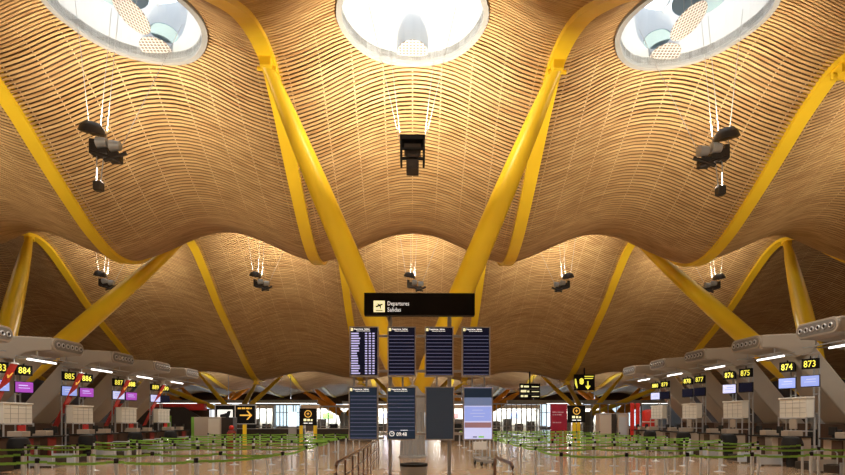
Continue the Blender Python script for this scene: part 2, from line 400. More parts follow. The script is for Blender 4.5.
# ------------------------------------------------------------------ hanging luminaires (lamps that light the ceiling)
def luminaire(x, y, z, kind, label, power, hi):
    root = empty('hanging_luminaire', (x, y, z), label, 'light', 'hanging ceiling luminaires')
    s = 1 if x <= 0 else -1
    if kind == 'box':
        f = MB()
        for sx in (-.36, .3): f.box(sx, sx+.06, -.3, .3, -.3, .4)
        f.box(-.36, .36, -.3, .3, .28, .42); f.box(-.3, .3, -.3, -.22, -.02, .04); f.box(-.3, .3, -.28, -.2, -.3, -.22)
        f.build('housing', BLACK, root, bevel=.012)
        MB().box(-.18, .18, -.26, .22, -.56, -.12).box(-.15, .15, -.28, -.26, -.5, -.2).build('lamp_head', DARKM, root, bevel=.03)
        MB().box(-.24, .24, -.2, .2, -.0, .2).build('ballast_box', DARKM, root, bevel=.01)
    else:
        MB().cbox(s*.0, 0, .0, .40, .3, .24).cbox(s*.3, 0, -.16, .26, .26, .2).cbox(-s*.2, 0, .08, .12, .2, .34).build('housing', DARKM, root, bevel=.02)
        o = MB().lathe([(.03,.20),(.16,.18),(.25,.08),(.29,-.05),(.26,-.06),(.03,-.02)], (-s*.22, -.05, .38), 24).build('reflector_dish', DARKM, root, smooth=True)
        o.rotation_euler = (.25, s*.2, 0)
        for q in (.1, .4): MB().lathe([(.05,.12),(.1,.1),(.13,-.12),(.1,-.13)], (s*q, -.16, .14-.25*q), 16, 'x').build('lamp_head', GREY, root, smooth=True)
        MB().tube([(s*.62, -.1, -.1), (s*.15, -.2, -.32)], .045, 8).tube([(-s*.15, -.2, -.1), (s*.5, -.15, -.3)], .035, 8).build('bracket', DARKM, root, smooth=True)
        if power >= UP1:
            MB().tube([(-s*.12, 0, -.1), (-s*.13, 0, -.72)], .014, 6).tube([(s*.04, 0, -.1), (-s*.03, 0, -.72)], .014, 6).build('hanger_rods', GREY, root)
            MB().cbox(-s*.08, 0, -.82, .2, .18, .22).build('counterweight', DARKM, root, bevel=.03)
    c = MB()
    ends = [(-1.3, .2, -.32), (1.3, .2, .32), (-.8, .7, -.32), (.8, .7, .32)] if kind == 'box' else [(-s*.95, .3, -s*.3), (-s*.1, .7, -s*.1), (s*.35, .3, s*.1), (s*1.9, 1.0, s*.55)]
    for ex, ey, sx_ in ends:
        zt = roof(x+ex, y+ey)-z; c.tube([(sx_, 0, .1), (ex, ey, zt+.02)], .009, 5)
    c.build('suspension_wires', LGREY, root)
    if kind != 'box':
        for ch in list(root.children):
            if ch.name.split('.')[0] != 'suspension_wires': ch.scale = (1.25, 1.25, 1.25); ch.location = ch.location*1.25
    L = bpy.data.lights.new('uplight', 'AREA'); L.shape = 'DISK'; L.size = .6; L.energy = power; L.spread = math.radians(150); L.color = (1, .87, .66)
    lo = bpy.data.objects.new('uplight', L); col.objects.link(lo); lo.parent = root; lo.location = (0, 0, .62); lo.rotation_euler = (PI-.60, 0, 0)
    L = bpy.data.lights.new('downlight', 'SPOT'); L.spot_size = math.radians(150); L.spot_blend = 1; L.shadow_soft_size = .04; L.energy = DOWN*3.2; L.color = (1, .93, .82)
    lo = bpy.data.objects.new('downlight', L); col.objects.link(lo); lo.parent = root; lo.location = (0, .1, -.62 if kind == 'box' else -.45)
    return root
nm = {0:'in the middle',-1:'at left',1:'at right',-2:'at far left',2:'at far right'}
for k in (-1, 0, 1):
    luminaire(9*k, 16.4, 9.45, 'box' if k == 0 else 'dish', ['black boxy luminaire hung on wires below the middle near skylight',
        'dark lamp cluster hung below the near right skylight', 'dark lamp cluster hung below the near left skylight'][k], UP1, 0)
for k in (-2, -1, 0, 1, 2):
    luminaire(9*k, 33.1, 9.6, 'dish', 'small dark lamp cluster hanging in the farther roof wave, '+nm[k], UP2, 0)
for k in (-1, 0, 1): luminaire(9*k, -1.5, 8.6, 'box', 'black boxy luminaire overhead behind the camera, %s' % nm[k], 1500, 0)
for k in (-2, 2): luminaire(9*k, 16.4, 9.45, 'dish', 'dark lamp cluster of the near roof wave, outside the frame '+nm[k], UP1, 0)

# ------------------------------------------------------------------ departure boards
D = 11.0
def bz(py): return 1.65+(420-py)*D/560
def bxp(px): return (px-412.5)*D/560
stand = empty('board_stand', (bxp(419.5), D, 0), 'grey two-legged steel stand carrying the departure screens', 'stand')
cx0 = bxp(419.5)
m = MB()
for px in (390, 449.7): m.cbox(bxp(px)-cx0, .10, (bz(312))/2, .075, .07, bz(312))
m.build('post', GREY, stand, bevel=.008)
m = MB()
for py in (335, 370.5, 396, 434): m.cbox(0, .15, bz(py), bxp(486)-bxp(353), .04, .05)
m.build('crossbar', LGREY, stand, bevel=.006)
m = MB()
for px in (353.5, 366, 402.5, 437, 473, 485.5): m.cbox(bxp(px)-cx0, .15, (bz(335)+bz(434))/2, .035, .03, bz(335)-bz(434))
m.build('bracket_bar', LGREY, stand, bevel=.005)
m = MB()
for px in (390, 449.7): m.lathe([(.2,0),(.2,.012),(.05,.02)], (bxp(px)-cx0, .1, 0), 20)
m.build('foot_plate', GREY, stand)
# overhead sign
sg = empty('departures_sign', (cx0, D, bz(316)), 'wide black sign reading Departures Salidas on top of the boards', 'sign')
MB().box(-1.08, 1.08, -.10, .10, 0, .432).build('sign_box', SIGNB, sg, bevel=.01)
MB().box(bxp(374)-cx0, bxp(385)-cx0, -.108, -.10, .055, .275).build('pictogram_tile', ICONY, sg)
pl = MB(); ox = bxp(379.5)-cx0; oz = .165
def pq(p): return [(ox+a*.1, oz+b*.1) for a, b in p]
pl.prism(pq([(-.75,-.05),(-.62,.08),(.55,.52),(.72,.42),(.6,.25),(-.5,-.22)]), -.113, -.108)
pl.prism(pq([(-.1,.18),(-.42,.52),(-.25,.56),(.2,.3)]), -.113, -.108); pl.prism(pq([(.05,.05),(.2,-.5),(.34,-.42),(.33,.2)]), -.113, -.108)
pl.box(ox-.07, ox+.07, -.113, -.108, oz-.085, oz-.07)
pl.build('aeroplane_pictogram', BLACK, sg)
text('Departures', .115, (bxp(387.5)-cx0, -.104, .185), TXTW, sg, bold=.0, sx=.80)
text('Salidas', .115, (bxp(387.5)-cx0, -.104, .065), TXTW, sg, bold=.0, sx=.88)
def screen(px0, px1, py0, py1, mode, label):
    w_, h_ = (px1-px0)*D/560, (py1-py0)*D/560
    root = empty('display_screen', (bxp((px0+px1)/2), D, bz(py1)), label, 'screen', 'departure board screens')
    b = .022; f = MB()
    f.box(-w_/2, w_/2, -.0, .12, 0, h_)
    f.build('casing', GREY, root, bevel=.006)
    f = MB(); f.box(-w_/2, -w_/2+b, -.03, 0, 0, h_); f.box(w_/2-b, w_/2, -.03, 0, 0, h_); f.box(-w_/2+b, w_/2-b, -.03, 0, 0, b*1.2); f.box(-w_/2+b, w_/2-b, -.03, 0, h_-b*.8, h_)
    f.build('bezel', LGREY, root)
    iw = w_/2-b; panel = {'list': SCRN, 'rows': SCRN, 'slate': SCRL, 'clock': SCRL, 'blank': SCRB, 'info': LILAC2}[mode]
    MB().box(-iw, iw, -.012, 0, b, h_-b*.8).build('panel', panel, root)
    y_ = -.0135
    if mode in ('list', 'rows', 'slate', 'clock'):
        MB().box(-iw+.005, -iw+.05, y_, -.012, h_-.085, h_-.03).build('pictogram', ICONY, root)
        text('Departures  Salidas', .040, (-iw+.065, y_, h_-.062), TXTW, root, ext=.0008, bold=.0015, sx=.98)
        marks(-iw+.12, y_, h_-.092, .26, .014, TXTW, root, 3)
        nrow = 12; zt = h_-.115; step = (zt-b-.02)/nrow; lm = MB(); rng = random.Random(int(px0))
        for i in range(nrow):
            z = zt-step*(i+1)
            if mode == 'clock' and i >= 10: continue
            lm.box(-iw+.008, iw-.008, y_, -.012, z+.0, z+.011)
        if mode != 'list': lm.build('row_lines', ROWL, root)
        else:
            lm = MB()
            nr = 17; st = (zt-b-.015)/nr
            for i in range(nr):
                z = zt-st*(i+1)+.012
                lm.box(-iw+.012, -iw+.012+rng.uniform(.11, .2), y_, -.012, z+.004, z+.031)
                for xx in (.04, .115, .185): lm.box(xx-.022, xx+.022, y_, -.012, z+.004, z+.03)
            lm.build('row_marks', ROWT, root)
        if mode == 'clock':
            ck = MB(); c0 = (-iw+.075, 0, .13)
            for i in range(24):
                a, b2 = 2*PI*i/24, 2*PI*(i+1)/24
                P = lambda th, r_: (c0[0]+r_*math.cos(th), y_-.001, c0[2]+r_*math.sin(th))
                ck.quad(P(a,.038), P(b2,.038), P(b2,.052), P(a,.052))
            ck.box(c0[0]-.004, c0[0]+.004, y_, -.012, c0[2]-.004, c0[2]+.034); ck.box(c0[0]-.004, c0[0]+.026, y_, -.012, c0[2]-.004, c0[2]+.004)
            ck.build('clock_icon', TXTW, root)
            text('09:48', .105, (-iw+.165, y_, .085), TXTW, root, bold=.0008, ext=.001, sx=.88)
            MB().box(-.02, .12, y_, -.012, .19, .205).build('date_line', TXTW, root)
    elif mode == 'info':
        MB().box(-iw, iw, y_, -.012, h_*.80, h_-b).build('top_band', SCRL, root)
        MB().box(-iw, iw, y_, -.012, h_*.645, h_*.80).build('upper_band', BLUEG, root)
        MB().box(-iw+.01, iw-.01, y_, -.012, h_*.36, h_*.63).build('text_band', LILAC, root)
        ll = MB()
        for i, (a, b2) in enumerate(((-.12,.1),(-.15,.14),(-.1,.12))): ll.box(a, b2, y_-.001, y_, h_*(.56-.06*i), h_*(.565-.06*i)+.004)
        ll.build('text_lines', LILAC2, root)
        MB().box(-iw+.01, iw-.01, y_, -.012, h_*.235, h_*.335).build('lower_band', DUST, root)
        MB().box(-.10, -.02, y_, -.012, .055, .075).build('small_mark', BLACK, root)
        MB().box(.01, .12, y_, -.012, .05, .085).build('green_mark', GRNT, root)
    return root
X1 = [(349.6,378.7),(387.5,415.9),(424.7,453.5),(461.8,490.4)]; X2 = [(348.8,378.2),(386.9,416.2),(425,454.3),(463,493)]
for (a, b), md, l in zip(X1, ('list','rows','rows','rows'), ('upper screen full of lilac flight rows, first from the left', 'upper black ruled screen, second from the left', 'upper black ruled screen, third from the left', 'upper black ruled screen, last on the right')):
    screen(a, b, 326.8, 376.8, md, l)
for (a, b), md, l in zip(X2, ('slate','clock','blank','info'), ('lower slate blue ruled screen on the left end', 'lower screen showing the clock time 09:48', 'lower blank dark slate screen', 'lower screen with lilac information page on the right end')):
    screen(a, b, 386.8, 440.3, md, l)

# ------------------------------------------------------------------ litter bin, trolley, rails in the centre
b = empty('litter_bin', (.03, 13.4, 0), 'round grey metal litter bin with black rim behind the boards', 'bin')
MB().lathe([(.30,0),(.31,.02),(.32,.52),(.33,.55)], seg=32).build('body', GREY, b, smooth=True)
MB().lathe([(.335,.55),(.335,.61),(.24,.62),(.22,.57)], seg=32).build('rim', BLACK, b, smooth=True)

def guard_rail(name, x, ya, yb, label, m, n):
    r = empty(name, (x, ya, 0), label, 'railing')
    L = yb-ya; a = .18; h = .93
    MB().tube([(0,0,.0),(0,0,h-a),(0,.05,h-.05),(0,a,h),(0,L-a,h),(0,L-.05,h-.05),(0,L,h-a),(0,L,0)], .03, 10).build('rail', m, r, smooth=True)
    for i in range(1, n): MB().tube([(0, L*i/n, 0), (0, L*i/n, h)], .02, 8).build('upright', m, r, smooth=True)
    if n > 1:
        for z in (.3, .6): MB().tube([(0,.0,z),(0,L,z)], .012, 6).build('crossbar', m, r)
    return r
BRZ = mat('bronzed rail', (.32, .22, .17), .3, .8, .05, 8)
guard_rail('guard_rail', -1.27, 9.3, 21, 'long low bronze guard rail running away left of the boards', BRZ, 9)
guard_rail('hoop_barrier', 1.62, 9.0, 11.0, 'bent tube hoop barrier on the floor right of the boards', BRZ, 1)

def trolley(loc, rz, label):
    t = empty('luggage_trolley', loc, label, 'trolley', rz=rz)
    MB().tube([(-.26,-.4,.22),(-.26,.4,.28),(.26,.4,.28),(.26,-.4,.22)], .02, 8).tube([(0,-.4,.2),(0,.4,.27)], .018, 8).tube([(-.13,-.4,.2),(-.13,.4,.27)], .012, 8).tube([(.13,-.4,.2),(.13,.4,.27)], .012, 8).build('platform', CHROME, t, smooth=True)
    MB().tube([(-.26,.4,.2),(-.28,.46,.98),(-.22,.5,1.02),(.22,.5,1.02),(.28,.46,.98),(.26,.4,.2)], .018, 8).build('handle', CHROME, t, smooth=True)
    MB().box(-.25,.25,.38,.44,.55,.85).build('front_panel', BACKLIT if 0 else WHITE, t, bevel=.01)
    for sx in (-.22, .22):
        for sy in (-.32, .36):
            MB().lathe([(.02,-.02),(.09,-.018),(.09,.018),(.02,.02)], (sx, sy, .09), 14, 'x').build('wheel', BLACK, t, smooth=True)
            
    MB().box(-.24,.24,-.36,-.32,.1,.22).box(-.24,.24,.33,.37,.1,.26).build('axle_bracket', GREY, t)
trolley((2.6, 20.3, 0), .25, 'chrome luggage trolley standing on the open floor right of the boards')

# ------------------------------------------------------------------ queue stanchions with green belts
def stanchion_proto():
    r = empty('queue_stanchion', (0,0,0))
    MB().lathe([(.17,0),(.17,.012),(.05,.035),(.03,.04)], seg=20).build('base', STEEL, r, smooth=True)
    MB().lathe([(.034,.03),(.034,.9)], seg=14).build('post', STEEL, r, smooth=True)
    MB().lathe([(.034,.9),(.038,.905),(.038,.975),(.025,.985)], seg=14).build('belt_head', BLACK, r, smooth=True)
    return r
SP = stanchion_proto(); used = [0]
BELTS = {}
def belt_mesh(L):
    k = round(L, 1)
    if k in BELTS: return BELTS[k]
    m = MB(); n = 8
    for i in range(n):
        a, b = i/n, (i+1)/n; za, zb_ = .945-.06*4*a*(1-a), .945-.06*4*b*(1-b); t = .003
        m.box(a*L, b*L, -t, t, min(za,zb_)-.023, min(za,zb_)+.023)
    me = bpy.data.meshes.new('belt'); me.from_pydata(m.v, [], m.f); me.materials.append(GREEN); BELTS[k] = me; return me
def stanchion(x, y, to, label, group):
    r = SP if used[0] == 0 else copy_tree(SP)
    used[0] += 1
    r.location = (x, y, 0); tag(r, label, 'stanchion', group); r.rotation_euler = (0,0,0)
    BEL.append((r, x, y, to)); return r
BEL = []
def row(pts, label, group):
    for i, p in enumerate(pts):
        lab = label
        stanchion(p[0], p[1], pts[i+1] if i+1 < len(pts) else None, lab, group)
LR = [9.9, 11.9, 14.5, 16.2, 18.4, 20.8, 23.2, 26, 29]
ords = ['first', 'second', 'third', 'fourth', 'fifth', 'sixth', 'seventh', 'eighth', 'ninth', 'tenth', 'eleventh']
RR = [11.5, 13.9, 15.8, 17.8, 20, 22.2, 24.6, 27.2, 30, 33.2, 36.5]
for i, y in enumerate(LR):
    xe = -3.8 if i == 0 else -2.75; n_ = 6; xs = [xe-(1.37 if i < 4 else 1.27)*j for j in range(n_+1)]
    row([(x+random.uniform(-.12,.12)*(j > 0), y+random.uniform(-.12,.12)*(j > 0)) for j, x in enumerate(xs)], 'steel belt stanchion in the %s row of the left queue, counted from the front' % ords[i], 'stanchions left, %s row' % ords[i])
for i, y in enumerate(RR):
    n_ = 6; xs = [3.07+(1.35 if i != 1 else 1.4)*j for j in range(n_+1)]
    row([(x+random.uniform(-.12,.12)*(j > 0), y+random.uniform(-.12,.12)*(j > 0)) for j, x in enumerate(xs)], 'steel belt stanchion in the %s row of the right queue, counted from the front' % ords[i], 'stanchions right, %s row' % ords[i])
def add_belt(r, x, y, to):
    dx, dy = to[0]-x, to[1]-y; L = math.hypot(dx, dy)
    o = bpy.data.objects.new('belt', belt_mesh(L)); col.objects.link(o); o.parent = r; o.rotation_euler = (0,0,math.atan2(dy,dx)); o.scale = (L/round(L,1),1,1)
for r, x, y, to in BEL:
    if to: add_belt(r, x, y, to)
first = {}
for r, x, y, to in BEL:
    if abs(x) < 4: first.setdefault(x > 0, []).append((r, x, y))
for side in first:
    L_ = first[side]
    for a, b in zip(L_, L_[1:]): add_belt(a[0], a[1], a[2], (b[1], b[2]))

# ------------------------------------------------------------------ check-in islands
DESKN = {}
def island(s, y, zoff, left_no, idx):
    """s=-1 left, +1 right; left_no = (near number, far number)"""
    side = 'left' if s < 0 else 'right'
    XT = 13.0; ZT = 4.5+zoff; hw = .92
    name = 'desks %s and %s' % left_no
    root = empty('check_in_canopy', (s*XT, y, 0), 'warm grey moulded canopy with nozzle row arching over %s' % name, 'canopy', 'check-in canopies')
    prof = [(.05,.22),(1.2,.28),(1.7,.26),(2.05,.12),(2.3,-.12),(4.7,-ZT+1.45),(3.7,-ZT+1.45),(1.72,-.92),(1.42,-.6),(1.0,-.36),(.6,-.28),(.05,-.27)]
    hood = [(.05,.22),(1.2,.28),(1.75,.26),(2.05,.12),(2.3,-.12),(1.9,-.5),(1.42,-.6),(1.0,-.36),(.6,-.28),(.05,-.27)]
    m = MB(); m.prism([(s*a, ZT+b) for a, b in hood], -hw, hw); m.build('shell', BEIGE, root, bevel=.06, bseg=3)
    m = MB(); m.prism([(s*a, ZT+b) for a, b in [(1.9,.12),(2.22,-.14),(4.72,-ZT+1.45),(3.7,-ZT+1.45),(1.72,-.92),(1.38,-.55)]], -.72, .72); m.build('leaning_leg', BEIGE, root, bevel=.06, bseg=3)
    # stadium-shaped end with nozzles
    st = [( .25*math.cos(t)*1.0, .25*math.sin(t)) for t in [PI/2+PI*i/8 for i in range(9)]]
    pts = [(-(hw-.22)+a, b) for a, b in st] + [((hw-.22)-a, -b) for a, b in st]
    n1 = MB().prism([(a, ZT-.02+b*1.0) for a, b in pts], s*.06, s*-.02, 'x').build('nozzle_rim', BEIGE, root, bevel=.02)
    n2 = MB().prism([(a*.92, ZT-.02+b*.74) for a, b in pts], s*-.02, s*-.035, 'x').build('nozzle_panel', NOZ, root)
    for i in range(6):
        yy = -.68+i*.272
        o = MB().lathe([(.085,0),(.095,-s*.03),(.07,-s*.05),(.05,-s*.03)], (s*-.035, yy, ZT-.02), 16, 'x').build('nozzle', LGREY, n2, smooth=True)
        MB().lathe([(.052,0),(.05,-s*.004)], (s*-.068, yy, ZT-.02), 14, 'x').build('nozzle_bore', BLACK, o)
    # plinth
    MB().box(min(s*3.55,s*4.74), max(s*3.55,s*4.74), -hw-.05, hw+.05, 0, 1.5).build('plinth', BROWN, root, bevel=.02)
    # tube light and rack under the canopy
    rk = MB()
    for yy in (-.85, .85): rk.box(min(s*.15,s*1.7), max(s*.15,s*1.7), yy-.015, yy+.015, ZT-.54, ZT-.51); rk.box(s*.6-.015, s*.6+.015, yy-.015, yy+.015, ZT-.54, ZT-.25)
    for u in (.2, .72, 1.6): rk.box(s*u-.015, s*u+.015, -1.8, .9, ZT-.55, ZT-.52)
    rk.build('light_rack', GREY, root)
    MB().tube([(s*.72,-1.2,ZT-.60),(s*.72,.4,ZT-.60)], .03, 10).build('tube_light', TUBE, root, smooth=True)
    MB().box(s*.72-.06, s*.72+.06, -1.22, .42, ZT-.565, ZT-.55).build('light_tray', LGREY, root)
    L = bpy.data.lights.new('tube_glow', 'AREA'); L.shape = 'RECTANGLE'; L.size = .1; L.size_y = 1.6; L.energy = SPILL; L.color = (1, .9, .76)
    lo = bpy.data.objects.new('tube_glow', L); col.objects.link(lo); lo.parent = root; lo.location = (s*.72, -.4, ZT-.66); 
    # number signs, desk screens, desks
    for j, no in enumerate(left_no):
        v = (-1.5, -.25)[j]; X = s*(XT+1.5); face = 'E' if s < 0 else 'W'
        zs = ZT-.92
        sgn = empty('number_sign', (X, y+v, zs), 'black desk number sign with lit yellow digits %s' % no, 'sign', 'check-in desk number signs', rz=s*.45)
        MB().box(-.05, .05, -.29, .29, -.19, .19).box(-.02,.02,-.02,.02,.17,.29).build('sign_box', SIGNB, sgn, bevel=.01)
        text(no, .34, (-s*.052, 0, -.12), TXTY, sgn, face=face, align='CENTER', bold=.002, name='digits', sx=.86)
        lit = SCRMAP.get(no, SCRN)
        sc_ = empty('desk_screen', (X, y+v, ZT-1.55), ('%s monitor hanging under number %s' % ({'LILAC':'blue lit','PURP':'purple lit','PALE':'pale lilac lit','OFF':'black unlit'}[lit], no)), 'screen', 'monitors above the check-in desks', rz=s*.45)
        MB().box(-.035, .035, -.32, .32, -.22, .22).build('casing', BLACK, sc_, bevel=.01)
        MB().box(min(-s*.04,-s*.046), max(-s*.04,-s*.046), -.31, .31, -.19, .19).build('panel', {'LILAC':LILAC,'PURP':PURP,'PALE':LILAC2,'OFF':SCRN}[lit], sc_)
        if lit != 'OFF': MB().box(min(-s*.046,-s*.048), max(-s*.046,-s*.048), -.2, .12, .05, .08).box(min(-s*.046,-s*.048), max(-s*.046,-s*.048), -.2, .2, -.04, -.02).build('text_lines', LILAC2 if lit != 'PALE' else LILAC, sc_)
        ps = empty('sign_mast', (s*(XT+1.72), y+v, 0), 'twin grey steel mast carrying sign and monitor %s' % no, 'mast', 'masts at the check-in desks')
        k_ = MB()
        for q in (-.13, .13): k_.box(-.022, .022, q-.022, q+.022, .0, ZT-.62)
        for zz in (1.9, 2.6, ZT-.95): k_.box(-.018, .018, -.13, .13, zz-.02, zz+.02)
        k_.build('uprights', GREY, ps)
        MB().box(-.1 if s > 0 else 0, 0 if s > 0 else .1, -.05, .05, ZT-1.66, ZT-1.54).box(-.12 if s > 0 else 0, 0 if s > 0 else .12, -.03, .03, ZT-.98, ZT-.9).build('mount', DARKM, ps)
        # desk
        dk = empty('check_in_desk', (s*XT, y+v, 0), 'beige check-in counter with %s front under number %s' % ('red' if s < 0 else 'dark', no), 'counter', 'check-in counters')
        a, b_ = s*.35, s*1.22
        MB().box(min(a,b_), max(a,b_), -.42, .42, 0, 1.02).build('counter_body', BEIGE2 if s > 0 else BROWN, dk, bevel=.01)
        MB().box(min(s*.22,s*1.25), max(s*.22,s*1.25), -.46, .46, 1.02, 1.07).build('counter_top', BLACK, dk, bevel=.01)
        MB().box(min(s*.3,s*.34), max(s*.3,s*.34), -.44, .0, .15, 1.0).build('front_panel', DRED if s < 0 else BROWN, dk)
        MB().box(min(s*.42,s*.95), max(s*.42,s*.95), -.38, .02, 1.07, 1.26).build('shelf_box', BEIGE2, dk, bevel=.01)
        mon = MB().box(min(s*.5,s*.56), max(s*.5,s*.56), .08, .40, 1.16, 1.42).box(min(s*.52,s*.6), max(s*.52,s*.6), .2, .28, 1.07, 1.2).build('agent_monitor', BLACK, dk, bevel=.01)
        cv = empty('baggage_conveyor', (s*XT, y+v+(.0), 0), 'low steel baggage scale belt in front of counter %s' % no, 'conveyor', 'baggage scale belts')
        MB().box(min(s*-.65,s*.2), max(s*-.65,s*.2), -.33, .33, .08, .32).build('frame', DARKM, cv, bevel=.015)
        MB().box(min(s*-.6,s*.18), max(s*-.6,s*.18), -.27, .27, .32, .335).build('belt', BLACK, cv)
        MB().box(min(s*-.66,s*.2), max(s*-.66,s*.2), -.36, -.33, .06, .42).build('side_rail', STEEL, cv)
        MB().tube([(s*-.6,-.4,0),(s*-.6,-.4,.62),(s*-.5,-.4,.7),(s*.1,-.4,.7),(s*.18,-.4,.62),(s*.18,-.4,0)], .022, 8).build('tube_guard', STEEL, cv, smooth=True)
        # chair
        ch = empty('office_chair', (s*(XT+2.25), y+v-.05, 0), 'black office chair behind check-in counter %s' % no, 'chair', 'office chairs behind the counters', rz=0)
        MB().lathe([(.24,.0),(.26,.05),(.25,.1),(.02,.12)], (0,0,.48), 18).build('seat', BLACK, ch, smooth=True)
        MB().lathe([(.03,.1),(.03,.48)], (0,0,0), 10).build('column', GREY, ch)
        bb = MB().box(-s*-.16, -s*-.16+.07, -.24, .24, .68, 1.3).build('backrest', BLACK, ch, bevel=.03)
        lg = MB()
        for q in range(5): th = q*2*PI/5; lg.tube([(0,0,.12),(.27*math.cos(th), .27*math.sin(th), .04)], .02, 6)
        lg.build('star_base', BLACK, ch)
    # white ruled cabinet on a metal frame
    cb = empty('info_cabinet', (s*(XT+1.42), y-.85, 0), 'off-white ruled cabinet on a metal frame above counter %s' % left_no[0], 'cabinet', 'white cabinets above the counters', rz=-s*PI/2)
    z0 = 1.52+(.22 if s > 0 else 0)
    MB().box(-.74, .74, -.14, .14, z0, z0+.72).build('body', PAPER, cb, bevel=.01)
    MB().box(-.77, .77, -.17, .15, z0+.70, z0+.76).build('lid', PAPER, cb, bevel=.01)
    ln = MB()
    for zz in (.18, .36, .54): ln.box(-.7, .7, -.147, -.14, z0+zz-.006, z0+zz+.006)
    for xx in (-.4, 0, .4): ln.box(xx-.006, xx+.006, -.147, -.14, z0+.04, z0+.66)
    ln.build('ruled_lines', LINE, cb)
    fm = MB()
    for xx in (-.77, .77):
        for yy in (-.16, .14): fm.box(xx-.02, xx+.02, yy-.02, yy+.02, 0, z0+.02)
    for zz in (z0-.02, z0-.5, .4): fm.box(-.77, .77, -.18, -.14, zz-.02, zz+.02); fm.box(-.77, .77, .12, .16, zz-.02, zz+.02)
    fm.build('frame', LGREY, cb)
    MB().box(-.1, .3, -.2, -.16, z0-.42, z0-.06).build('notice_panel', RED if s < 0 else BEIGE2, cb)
    # black waste bag bin / equipment blob in front of the counters
    cvr = empty('covered_machine', (s*(XT+.3), y-2.25, 0), 'black covered tag printer stand next to counter %s' % left_no[0], 'machine', 'black covered machines')
    MB().lathe([(.16,.0),(.18,.1),(.16,.4),(.29,.45),(.33,.6),(.34,.85),(.28,1.02),(.1,1.08)], seg=18).build('cover', BLACK, cvr, smooth=True)
    if s < 0:
        bn = empty('red_banner', (s*(XT+1.2), y-1.42, 0), 'slanted red banner strip hanging between numbers %s and %s' % left_no, 'banner', 'slanted red banners')
        top = (0.0, ZT-.80); bot = (-1.1, 1.35)
        mm = MB(); q = .15; yn = -.06
        mm.prism([(top[0]+q, top[1]), (top[0]+q+.03, top[1]), (bot[0]+q+.03, bot[1]), (bot[0]+q, bot[1])], -.17, .17)
        mm.build('strip', RED, bn)
        tk = MB(); cx_, cz_ = .125+.0, ZT-1.05
        d_ = (bot[0]-top[0])/(top[1]-bot[1])
        def onb(dz): return q+.035+(dz)*d_
        for (ya, za, yb_, zb_) in ((-.08, .38, .0, .48), (.0, .48, .11, .30)):
            tk.tube([(onb(za), ya, top[1]-za), (onb(zb_), yb_, top[1]-zb_)], .022, 6)
        tk.build('tick_mark', ARROW, bn)
        MB().box(q-.03, q+.06, -.19, .19, top[1], top[1]+.05).box(q, q+.03, -.02, .02, top[1], ZT-.60).build('top_clip', GREY, bn)
SCRMAP = {'883':'LILAC','884':'PURP','885':'LILAC','886':'PURP','887':'PALE','888':'PURP','889':'PALE','890':'OFF','881':'LILAC','882':'PURP',
          '873':'LILAC','874':'LILAC','875':'OFF','876':'PALE','877':'OFF','878':'OFF','879':'OFF','880':'PALE','871':'LILAC','872':'LILAC','891':'OFF','892':'OFF','893':'OFF','894':'PALE'}
for i, y in enumerate((17.5, 21.4, 25.4, 29.35, 33.3)):
    island(-1, y, -.08, (str(881+2*i), str(882+2*i)), i)
for i, y in enumerate((17.8, 21.65, 25.6, 29.5, 33.4)):
    nn = [('871','872'),('873','874'),('875','876'),('877','878'),('879','880')][i]
    island(1, y, .12, nn, i)

# ------------------------------------------------------------------ signs and furniture in the distance
def board(px0, px1, py0, py1, d, label, m=SIGNB, name='sign', thick=.15, post=None, hang=None, rim=False):
    x0, _, z1 = at(px0, py0, d); x1, _, z0 = at(px1, py1, d); xc = (x0+x1)/2
    r = empty(name, (xc, d, 0), label, 'sign'); w2 = (x1-x0)/2
    MB().box(-w2, w2, -thick/2, thick/2, z0, z1).build('board', m, r, bevel=.01)
    if rim: 
        f = MB(); t = .05
        f.box(-w2-t,-w2,-thick/2-.02,thick/2,z0-t,z1+t); f.box(w2,w2+t,-thick/2-.02,thick/2,z0-t,z1+t); f.box(-w2,w2,-thick/2-.02,thick/2,z1,z1+t); f.box(-w2,w2,-thick/2-.02,thick/2,z0-t,z0); f.build('rim', LGREY, r)
    if post: 
        for q in post: MB().box(q-.12, q+.12, -.06, .06, 0, z0).build('post', YEL, r)
    if hang: MB().box(-.05, .05, -.05, .05, z1, roof(xc, d)+.1).build('hanger', BLACK, r)
    return r, w2, z0, z1, thick
# double black sign with pictogram and arrow on a yellow post
r, w2, z0, z1, th = board(216, 255.5, 405.5, 423.5, 38, 'double black sign with arrow and suitcase pictogram on a yellow post', post=(.6,), rim=True)
MB().box(-w2+.12, -.18, -.09, -.078, z0+.28, z1-.28).build('pictogram_tile', TXTW, r)
MB().prism([(-w2+.3,z0+.4),(-w2+.9,z0+.4),(-.35,z0+.62),(-.3,z0+.85),(-.5,z0+.85),(-.6,z0+.7),(-w2+.3,z0+.6)], -.1, -.09).build('pictogram', BLACK, r)
MB().box(-.05, .02, -.09, -.078, z0, z1).build('divider', LGREY, r)
aw = MB(); zc = (z0+z1)/2-.05; aw.box(.3, 1.0, -.09, -.078, zc-.045, zc+.045)
aw.prism([(.74,zc+.30),(.84,zc+.30),(1.12,zc),(.84,zc-.30),(.74,zc-.30),(.99,zc)], -.09, -.078); aw.build('arrow', ARROW, r)
marks(.16, -.078, z1-.24, .95, .11, ARROW, r, 5)
